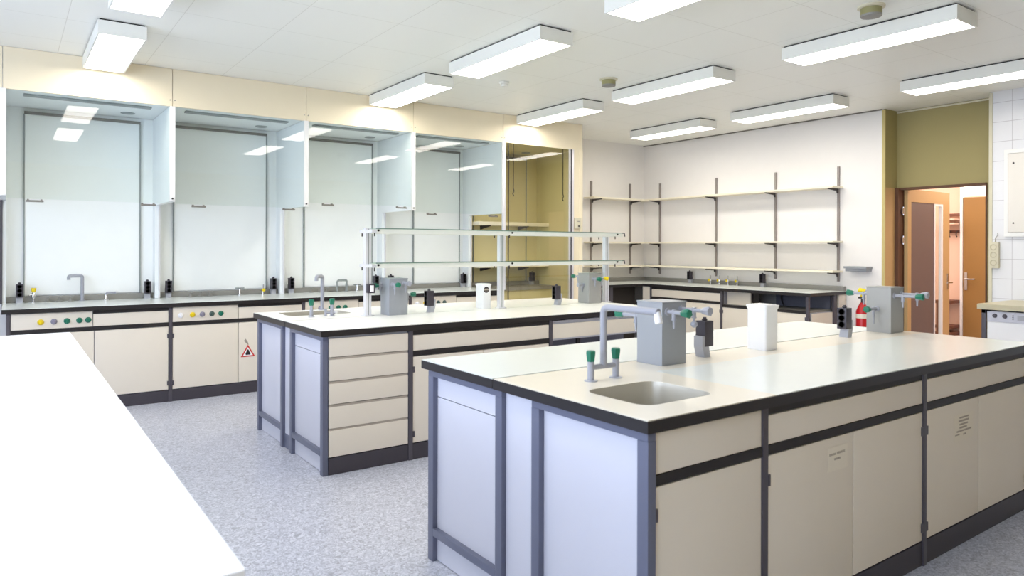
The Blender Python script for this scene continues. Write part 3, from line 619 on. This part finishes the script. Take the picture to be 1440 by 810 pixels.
# glass shelf rack
t = thing('glass_shelf_rack', 'aluminium rack with two long glass shelves standing on the middle island', 'shelf rack', (3.42, 4.92, .9))
for x in (2.197, 3.409, 4.62):
    p = MB(); p.box(x - .024, x + .024, 4.90, 4.94, .9, 1.555, .003); p.build('post', M['alu'], t)
    MB().box(x - .003, x + .003, 4.8985, 4.9005, .9, 1.55).build('post_groove', M['slot'], t)
    MB().box(x - .035, x + .035, 4.885, 4.955, .9005, .906).build('foot_plate', M['alu'], t)
for zt in (1.548, 1.292):
    g1 = bx(2.205, 4.735, 4.79, 5.02, zt, zt + .006).build('glass_shelf', M['gshelf'], t, smooth=False)
    bx(2.205, 4.735, 4.7885, 4.79, zt, zt + .006).build('glass_edge', M['gedge'], g1, 'green glass edge', smooth=False)
    bx(2.215, 4.72, 4.798, 4.818, zt - .034, zt - .001, .002).build('shelf_rail', M['railw'], t)
    bx(2.215, 4.72, 4.995, 5.015, zt - .034, zt - .001, .002).build('shelf_rail', M['railw'], t)
    for x in (2.197, 3.409, 4.62):
        b_ = bx(x - .02, x + .02, 4.80, 5.02, zt - .03, zt - .006, .003).build('cross_arm', M['alu'], t)
        for yy in (4.795, 5.018): MB().rod((x, yy, zt - .03), (x, yy, zt - .055), .005, seg=8).rod((x + .03, 4.797, zt - .012), (x + .03, 4.789, zt - .012), .008, seg=10).build('screw', M['bracket'], b_)
    for yy in (4.80, 5.01): MB().tube([(4.72, yy, zt + .002), (4.745, yy, zt + .002), (4.75, yy, zt - .03)], .005, .008, 8).build('end_clip', M['frame'], t)
t = thing('rack_switch', 'small black framed switch clipped to the left post of the glass rack', 'switch', (2.197, 4.87, 1.07))
bx(2.178, 2.232, 4.855, 4.8985, 1.072, 1.14, .003).build('housing', M['sock'], t); bx(2.19, 2.218, 4.851, 4.856, 1.083, 1.13, .002).build('rocker', M['whitep'], t)

# sockets, taps and nozzles in the hoods
gh = 'black socket pedestals in the fume hoods'
for x, lb in ((.10, 'at the left side of the leftmost fume hood'), (1.135, 'at the right side of the leftmost fume hood'), (1.325, 'at the left side of the second fume hood'), (2.365, 'at the right side of the second fume hood'),
              (2.56, 'at the left side of the third fume hood'), (3.57, 'at the right side of the third fume hood'), (3.765, 'at the left side of the fourth fume hood, above the service box'), (4.79, 'at the right side of the fourth fume hood'), (5.90, 'on the bench of the olive glazed bay')):
    socket(x, 7.755, (0, -1), 'black socket pedestal ' + lb, gr=gh)
t = thing('hood_faucet', 'grey angled faucet rising from the bench in the leftmost fume hood', 'faucet', (.585, 7.76, .9))
MB().spin((.585, 7.76, .9), (0, 0, 1), [(0, .026), (.004, .026), (.008, .016)], 16).tube([(.585, 7.76, .9), (.585, 7.76, 1.135), (.475, 7.74, 1.135), (.475, 7.74, 1.10)], .015, .02, 14).build('spout', M['pipe'], t)
def gas_valve(x, y, label, h=.12, ax=(0, 0, 1), gr='gas valves'):
    t = thing('gas_valve', label, 'gas valve', (x, y, .9), gr)
    MB().spin((x, y, .9), (0, 0, 1), [(0, .022), (.004, .022), (.006, .011), (.04, .010), (.05, .017), (h * .55, .015), (h * .62, .009)], 16).rod((x, y, .9 + h * .5), (x + (-.035 if ax[0] == 0 else 0), y - .01, .9 + h * .45), .007).build('body', M['chrome'], t)
    if ax[2]: knob(MB(), (x, y, .9 + h * .62), ax, .02, .04).build('valve_handle', M['yellow'], t, 'yellow handle')
    else:
        MB().rod((x, y, .9 + h * .6), (x, y, .9 + h), .007).build('nozzle', M['chrome'], t); knob(MB(), Vector((x, y, .9 + h * .45)), ax, .018, .035).build('valve_handle', M['yellow'], t, 'yellow handle')
gas_valve(.205, 7.75, 'chrome gas valve with an upright yellow handle in the leftmost fume hood', .15)
gas_valve(2.25, 7.74, 'chrome gas valve with a yellow handle at the right of the second fume hood', .11, (0, -1, 0))
def nozzle(x, label, s=.04, m_='ledge'):
    t = thing('bench_nozzle', label, 'nozzle', (x, 7.76, .9), 'low hose nozzles in the fume hoods')
    MB().spin((x, 7.76, .9), (0, 0, 1), [(0, .024), (.008, .024), (.012, .012), (s * .8, .010)], 14).build('base', M[m_], t)
    MB().tube([(x, 7.76, .9 + s * .6), (x, 7.76, .9 + s), (x + .02, 7.735, .9 + s * 1.05)], .007, .012, 8).build('spigot', M[m_], t)
NZ = [(.308, 'leftmost fume hood, first of three by the gas valve'), (.403, 'leftmost fume hood, middle of three by the gas valve'), (.494, 'leftmost fume hood, third, next to the faucet'),
      (1.53, 'second fume hood, first of three from the left'), (1.62, 'second fume hood, second of three from the left'), (1.72, 'second fume hood, third of three from the left'),
      (2.79, 'third fume hood, first of three by the bent pipe'), (2.88, 'third fume hood, middle of three by the bent pipe'), (2.97, 'third fume hood, nearest the bent pipe')]
for x, l in NZ: nozzle(x, 'grey hose nozzle in the ' + l)
t = thing('hood_tap', 'low chrome lever tap on the bench of the leftmost fume hood', 'tap', (.78, 7.74, .9))
MB().spin((.78, 7.74, .9), (0, 0, 1), [(0, .03), (.006, .03), (.012, .016), (.05, .014)], 16).build('base', M['chrome'], t)
MB().tube([(.78, 7.74, .94), (.78, 7.74, .97), (.86, 7.72, .972)], .009, .012, 10).build('lever', M['pipe'], t)
for x, l in ((2.01, 'second'), (3.33, 'third')):
    t = thing('hood_tap', 'low grey T handled tap on the bench of the %s fume hood' % l, 'tap', (x, 7.74, .9), 'T handled bench taps')
    MB().spin((x, 7.74, .9), (0, 0, 1), [(0, .028), (.006, .028), (.012, .014), (.07, .010)], 16).build('base', M['chrome'], t)
    MB().rod((x - .045, 7.74, .975), (x + .045, 7.74, .975), .0075).build('handle', M['slot'], t)
t = thing('bent_pipe', 'grey U shaped pipe standing on the bench of the third fume hood', 'pipe', (3.14, 7.74, .9))
MB().tube([(3.085, 7.74, .9), (3.085, 7.74, 1.03), (3.20, 7.74, 1.03), (3.20, 7.74, .99)], .012, .03, 12).build('pipe', M['slot'], t)
MB().spin((3.20, 7.74, .9), (0, 0, 1), [(0, .02), (.03, .013), (.06, .018), (.095, .013)], 14).build('valve_body', M['slot'], t)
t = thing('bent_pipe', 'small grey faucet on the bench of the olive glazed bay', 'pipe', (5.35, 7.7, .9))
MB().tube([(5.30, 7.7, .9), (5.30, 7.7, 1.03), (5.42, 7.7, 1.03), (5.42, 7.7, .93)], .012, .03, 12).build('pipe', M['slot'], t)

# ---------------------------------------------------------------- bench along the shelf wall
g = 'cabinets of the wall bench'
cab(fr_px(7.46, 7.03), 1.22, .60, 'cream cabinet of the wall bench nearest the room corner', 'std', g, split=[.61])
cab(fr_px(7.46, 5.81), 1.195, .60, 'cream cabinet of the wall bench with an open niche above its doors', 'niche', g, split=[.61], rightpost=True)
t = thing('worktop', 'pale L shaped worktop with black edge along the shelf wall and into the corner', 'worktop', (7.8, 6.2, .86))
Lp = [(6.14, 7.15), (7.44, 7.15), (7.44, 4.548), (8.215, 4.548), (8.215, 7.86), (6.14, 7.86)]
MB().prism(Lp, .86, .897).build('edge_band', M['black'], t, smooth=False); MB().prism([(6.144, 7.154), (7.444, 7.154), (7.444, 4.552), (8.211, 4.552), (8.211, 7.86), (6.144, 7.86)], .897, .9).build('top_surface', M['topw'], t, smooth=False)
MB().box(8.16, 8.215, 4.56, 7.80, .9, .955, .003).box(6.14, 8.215, 7.80, 7.865, .9, .955, .003).build('upstand', M['ledge'], t, 'grey upstand')
t = thing('support_frame', 'dark frame under the corner of the wall bench, right of the fume hoods', 'bench frame', (7.1, 7.3, 0))
bx(6.83, 6.90, 7.2, 7.24, 0, .858, .002).build('leg', M['frame'], t); bx(6.97, 7.45, 7.32, 7.34, 0.001, .858).build('recess_shade_panel', M['dark'], t); bx(7.458, 7.475, 7.032, 7.17, 0.001, .858).build('filler_panel', M['front'], t, 'cream filler panel')  # dark sheet stands in for the shade of the open corner recess
bx(6.2, 6.83, 7.6, 7.62, 0.001, .858).build('back_panel', M['front'], t)
t = thing('bench_end', 'olive cream end panel of the wall bench beside the white wall', 'cabinet end', (8.0, 4.57, 0))
bx(7.50, 7.93, 4.568, 4.58, .02, .66).build('lower_panel', M['front'], t); bx(8.05, 8.2, 4.556, 4.58, .001, .858).build('duct_panel', M['front'], t); bx(7.94, 8.0, 4.556, 4.586, 0, .858, .002).build('leg', M['frame'], t)
gs2 = 'black sockets on the wall bench'
socket(8.12, 6.87, (-1, 0), 'black socket pedestal on the wall bench, left of the four gas valves', gr=gs2); socket(8.12, 5.65, (-1, 0), 'black socket pedestal on the wall bench, right of the four gas valves', gr=gs2)
for k, y in enumerate((6.48, 6.33, 6.18, 6.03)):
    gas_valve(8.10, y, 'yellow handled gas valve on the wall bench, %s of the four' % ('leftmost', 'second from the left', 'third from the left', 'rightmost')[k], .13, (-.6, .8, 0), 'gas valves in a row on the wall bench')
t = thing('wall_dispenser', 'small grey shelf box fixed on the white wall right of the shelves', 'shelf', (8.17, 4.38, 1.14))
bx(8.08, 8.219, 4.245, 4.52, 1.175, 1.20, .002).build('top_plate', M['boxg'], t); bx(8.10, 8.219, 4.255, 4.51, 1.14, 1.175, .004).build('housing', M['boxg'], t)

# wall shelves
def upright_w(x, y, axis, label, z0=1.01, z1=2.405):
    if axis == 'x': a = bx(8.195, 8.219, y - .013, y + .013, z0, z1, .002)
    else: a = bx(x - .013, x + .013, 7.855, 7.879, z0, z1, .002)
    tag(a.build('shelf_upright', M['upright']), label, 'shelf upright', 'slotted shelf uprights')
YU = [(4.21, 'rightmost'), (5.085, 'second from the right'), (5.955, 'third from the right'), (6.81, 'nearest the room corner')]
YU = [(4.655, 'rightmost'), (5.515, 'second from the right'), (6.47, 'third from the right'), (7.53, 'nearest the room corner')]
XU = [(7.09, 'left'), (7.90, 'right')]
for y, l in YU: upright_w(0, y, 'x', 'grey slotted shelf upright on the long white wall, ' + l)
for x, l in XU: upright_w(x, 0, 'y', 'grey slotted shelf upright between fume hoods and room corner, ' + l)
def brk(frm, z, parent):
    MB(frm).prism([(0, z), (.22, z), (.22, z - .012), (.03, z - .028), (.02, z - .055), (0, z - .055)], -.006, .006).build('bracket', M['bracket'], parent)
for z, l in ((2.135, 'top'), (1.478, 'middle'), (1.122, 'bottom')):
    t = thing('wall_shelf', 'long cream %s shelf on the white wall above the bench' % l, 'shelf', (8.08, 6.2, z), 'cream wall shelves on the long wall')
    bx(7.965, 8.195, 4.59, 7.62, z, z + .022, .002).build('board', M['shelf'], t)
    for y, _ in YU: brk(lambda a, b, c, y=y: Vector((8.195 - a, y + c, b)), z, t)
    t = thing('wall_shelf', 'short cream %s shelf on the wall between fume hoods and room corner' % l, 'shelf', (7.6, 7.75, z), 'cream wall shelves on the short wall')
    bx(6.93, 8.19, 7.63, 7.855, z, z + .022, .002).build('board', M['shelf'], t)
    for x, _ in XU: brk(lambda a, b, c, x=x: Vector((x + c, 7.855 - a, b)), z, t)

# extinguisher
t = thing('fire_extinguisher', 'red fire extinguisher on the white wall, half hidden by the right service box', 'fire extinguisher', (8.12, 4.31, .3))
MB().spin((8.12, 4.31, .32), (0, 0, 1), [(0, .05), (.02, .07), (.36, .07), (.42, .045), (.46, .025)], 20).build('cylinder', M['red'], t)
MB().spin((8.12, 4.31, .60), (0, 0, 1), [(0, .0712), (.05, .0712)], 20).build('band', M['paper'], t, 'white label band')
MB().rod((8.12, 4.31, .77), (8.12, 4.31, .83), .018).box(8.05, 8.14, 4.295, 4.325, .83, .85).build('valve_head', M['bracket'], t)
MB().rod((8.12, 4.31, .85), (8.12, 4.31, .91), .022).build('safety_cap', M['yellow'], t, 'yellow cap')
MB().box(8.185, 8.219, 4.28, 4.34, .5, .62).build('wall_bracket', M['bracket'], t)

# ---------------------------------------------------------------- tiled corner: cabinet, outlets, bench and appliance
t = thing('wall_cabinet', 'shallow white metal wall cabinet on the tiles at the right edge of the picture', 'cabinet', (8.2, 2.5, 1.53))
MB().box(8.185, 8.219, 2.2, 2.90, 1.535, 1.575).box(8.185, 8.219, 2.2, 2.90, 2.37, 2.41).box(8.185, 8.219, 2.865, 2.90, 1.575, 2.37).box(8.185, 8.219, 2.2, 2.235, 1.575, 2.37).build('frame', M['aluw'], t)
bx(8.18, 8.2, 2.238, 2.862, 1.578, 2.367, .002).build('door', M['shelfw'], t)
for z in (1.67, 2.27): MB().rod((8.18, 2.815, z), (8.172, 2.815, z), .008).build('lock', M['bracket'], t)
t = thing('outlet_strip', 'beige three gang outlet strip hanging from a hook on the tiles by the door', 'power socket', (8.2, 2.98, 1.22))
bx(8.175, 8.219, 2.945, 3.03, 1.215, 1.48, .006).build('housing', M['beige'], t)
for z in (1.27, 1.35, 1.43): MB().spin((8.176, 2.99, z), (-1, 0, 0), [(0, .03), (.006, .03), (.006, .024), (-.002, .022)], 18).build('outlet', M['benchbeige'], t)
MB().tube([(8.2, 2.98, 1.48), (8.18, 2.97, 1.53), (8.18, 2.95, 1.55), (8.2, 2.96, 1.57)], .005, .01, 8).build('hook', M['chrome'], t)
worktop('worktop', 'beige worktop on the tiled wall at the right edge of the picture', 7.385, 8.215, .6, 2.835, 'benchbeige', edge='benchbeige', th=.05)
t = thing('support_frame', 'dark grey leg frame under the beige worktop beside the white appliance', 'bench frame', (7.44, 2.79, 0))
MB().box(7.42, 7.45, 2.775, 2.81, 0, .85, .002).box(7.42, 8.2, 2.775, 2.81, .815, .85).box(8.17, 8.2, 2.775, 2.81, 0, .815).build('frame', M['frame'], t)
t = thing('laboratory_washer', 'white washing machine with two dark knobs under the beige worktop', 'appliance', (7.75, 2.3, 0))
bx(7.43, 8.1, 1.9, 2.765, .02, .835, .004).build('body', M['whitep'], t)
p = bx(7.42, 7.435, 1.9, 2.762, .742, .832, .002).build('control_panel', M['endp'], t)
for y in (2.70, 2.62): MB().spin((7.42, y, .795), (-1, 0, 0), [(0, .02), (.012, .017), (.016, .012)], 18).build('knob', M['frame'], p, 'dark knob')
bx(7.417, 7.421, 2.35, 2.52, .765, .81).build('display', M['sstand'], p)
for z in (.775, .79, .805): MB().rod((7.42, 2.555, z), (7.416, 2.555, z), .005).build('button', M['bracket'], p)
bx(7.42, 7.435, 1.91, 2.755, .10, .735, .003).build('door', M['whitep'], t)

# ---------------------------------------------------------------- white tables at the left
for y0, y1, l in ((1.16, 3.279, 'white table at the lower left, nearest the camera'), (3.283, 4.975, 'white table at the left, beyond the nearest one')):
    t = thing('white_table', l, 'table', (-.1, (y0 + y1) / 2, 0), 'white tables in a row at the left')
    MB().prism(rrect(-.55, .312, y0, y1, .006, 2), .865, .9).build('table_top', M['tablew'], t)
    bx(-.50, .27, y0 + .04, y1 - .04, .80, .864).build('apron', M['frame'], t)
    for x in (-.50, .235):
        for y in (y0 + .04, y1 - .075): bx(x, x + .035, y, y + .035, 0, .80, .002).build('leg', M['frame'], t)

# ---------------------------------------------------------------- paper labels on the front island doors
def paper(x0, x1, z0, z1, lines, label, nm):
    y = 1.4895
    t = bx(x0, x1, y - .0006, y, z0, z1).build('paper_label', M['paper'], smooth=False); tag(t, label, 'label', 'paper labels on the doors')
    b_ = MB()
    for a, b, z, h in lines:
        k = a
        while k < b:
            ww = random.uniform(.004, .008); b_.box(k, min(k + ww, b), y - .0010, y - .0006, z, z + h); k += ww + .0022
    b_.build('lettering', M['ink'], t, 'small grey lettering', smooth=False)
paper(2.555, 2.695, .555, .648, [(2.566, 2.612, .616, .008), (2.620, 2.676, .617, .009), (2.60, 2.645, .596, .008)], 'faint two line paper label on the middle cabinet of the front island', '')
paper(3.63, 3.84, .50, .625, [(3.69, 3.79, .604, .008), (3.68, 3.79, .588, .009), (3.69, 3.78, .572, .008), (3.69, 3.77, .556, .009), (3.66, 3.82, .541, .008), (3.645, 3.69, .527, .006), (3.73, 3.76, .522, .008)], 'faint many line paper label on the right cabinet of the front island', '')
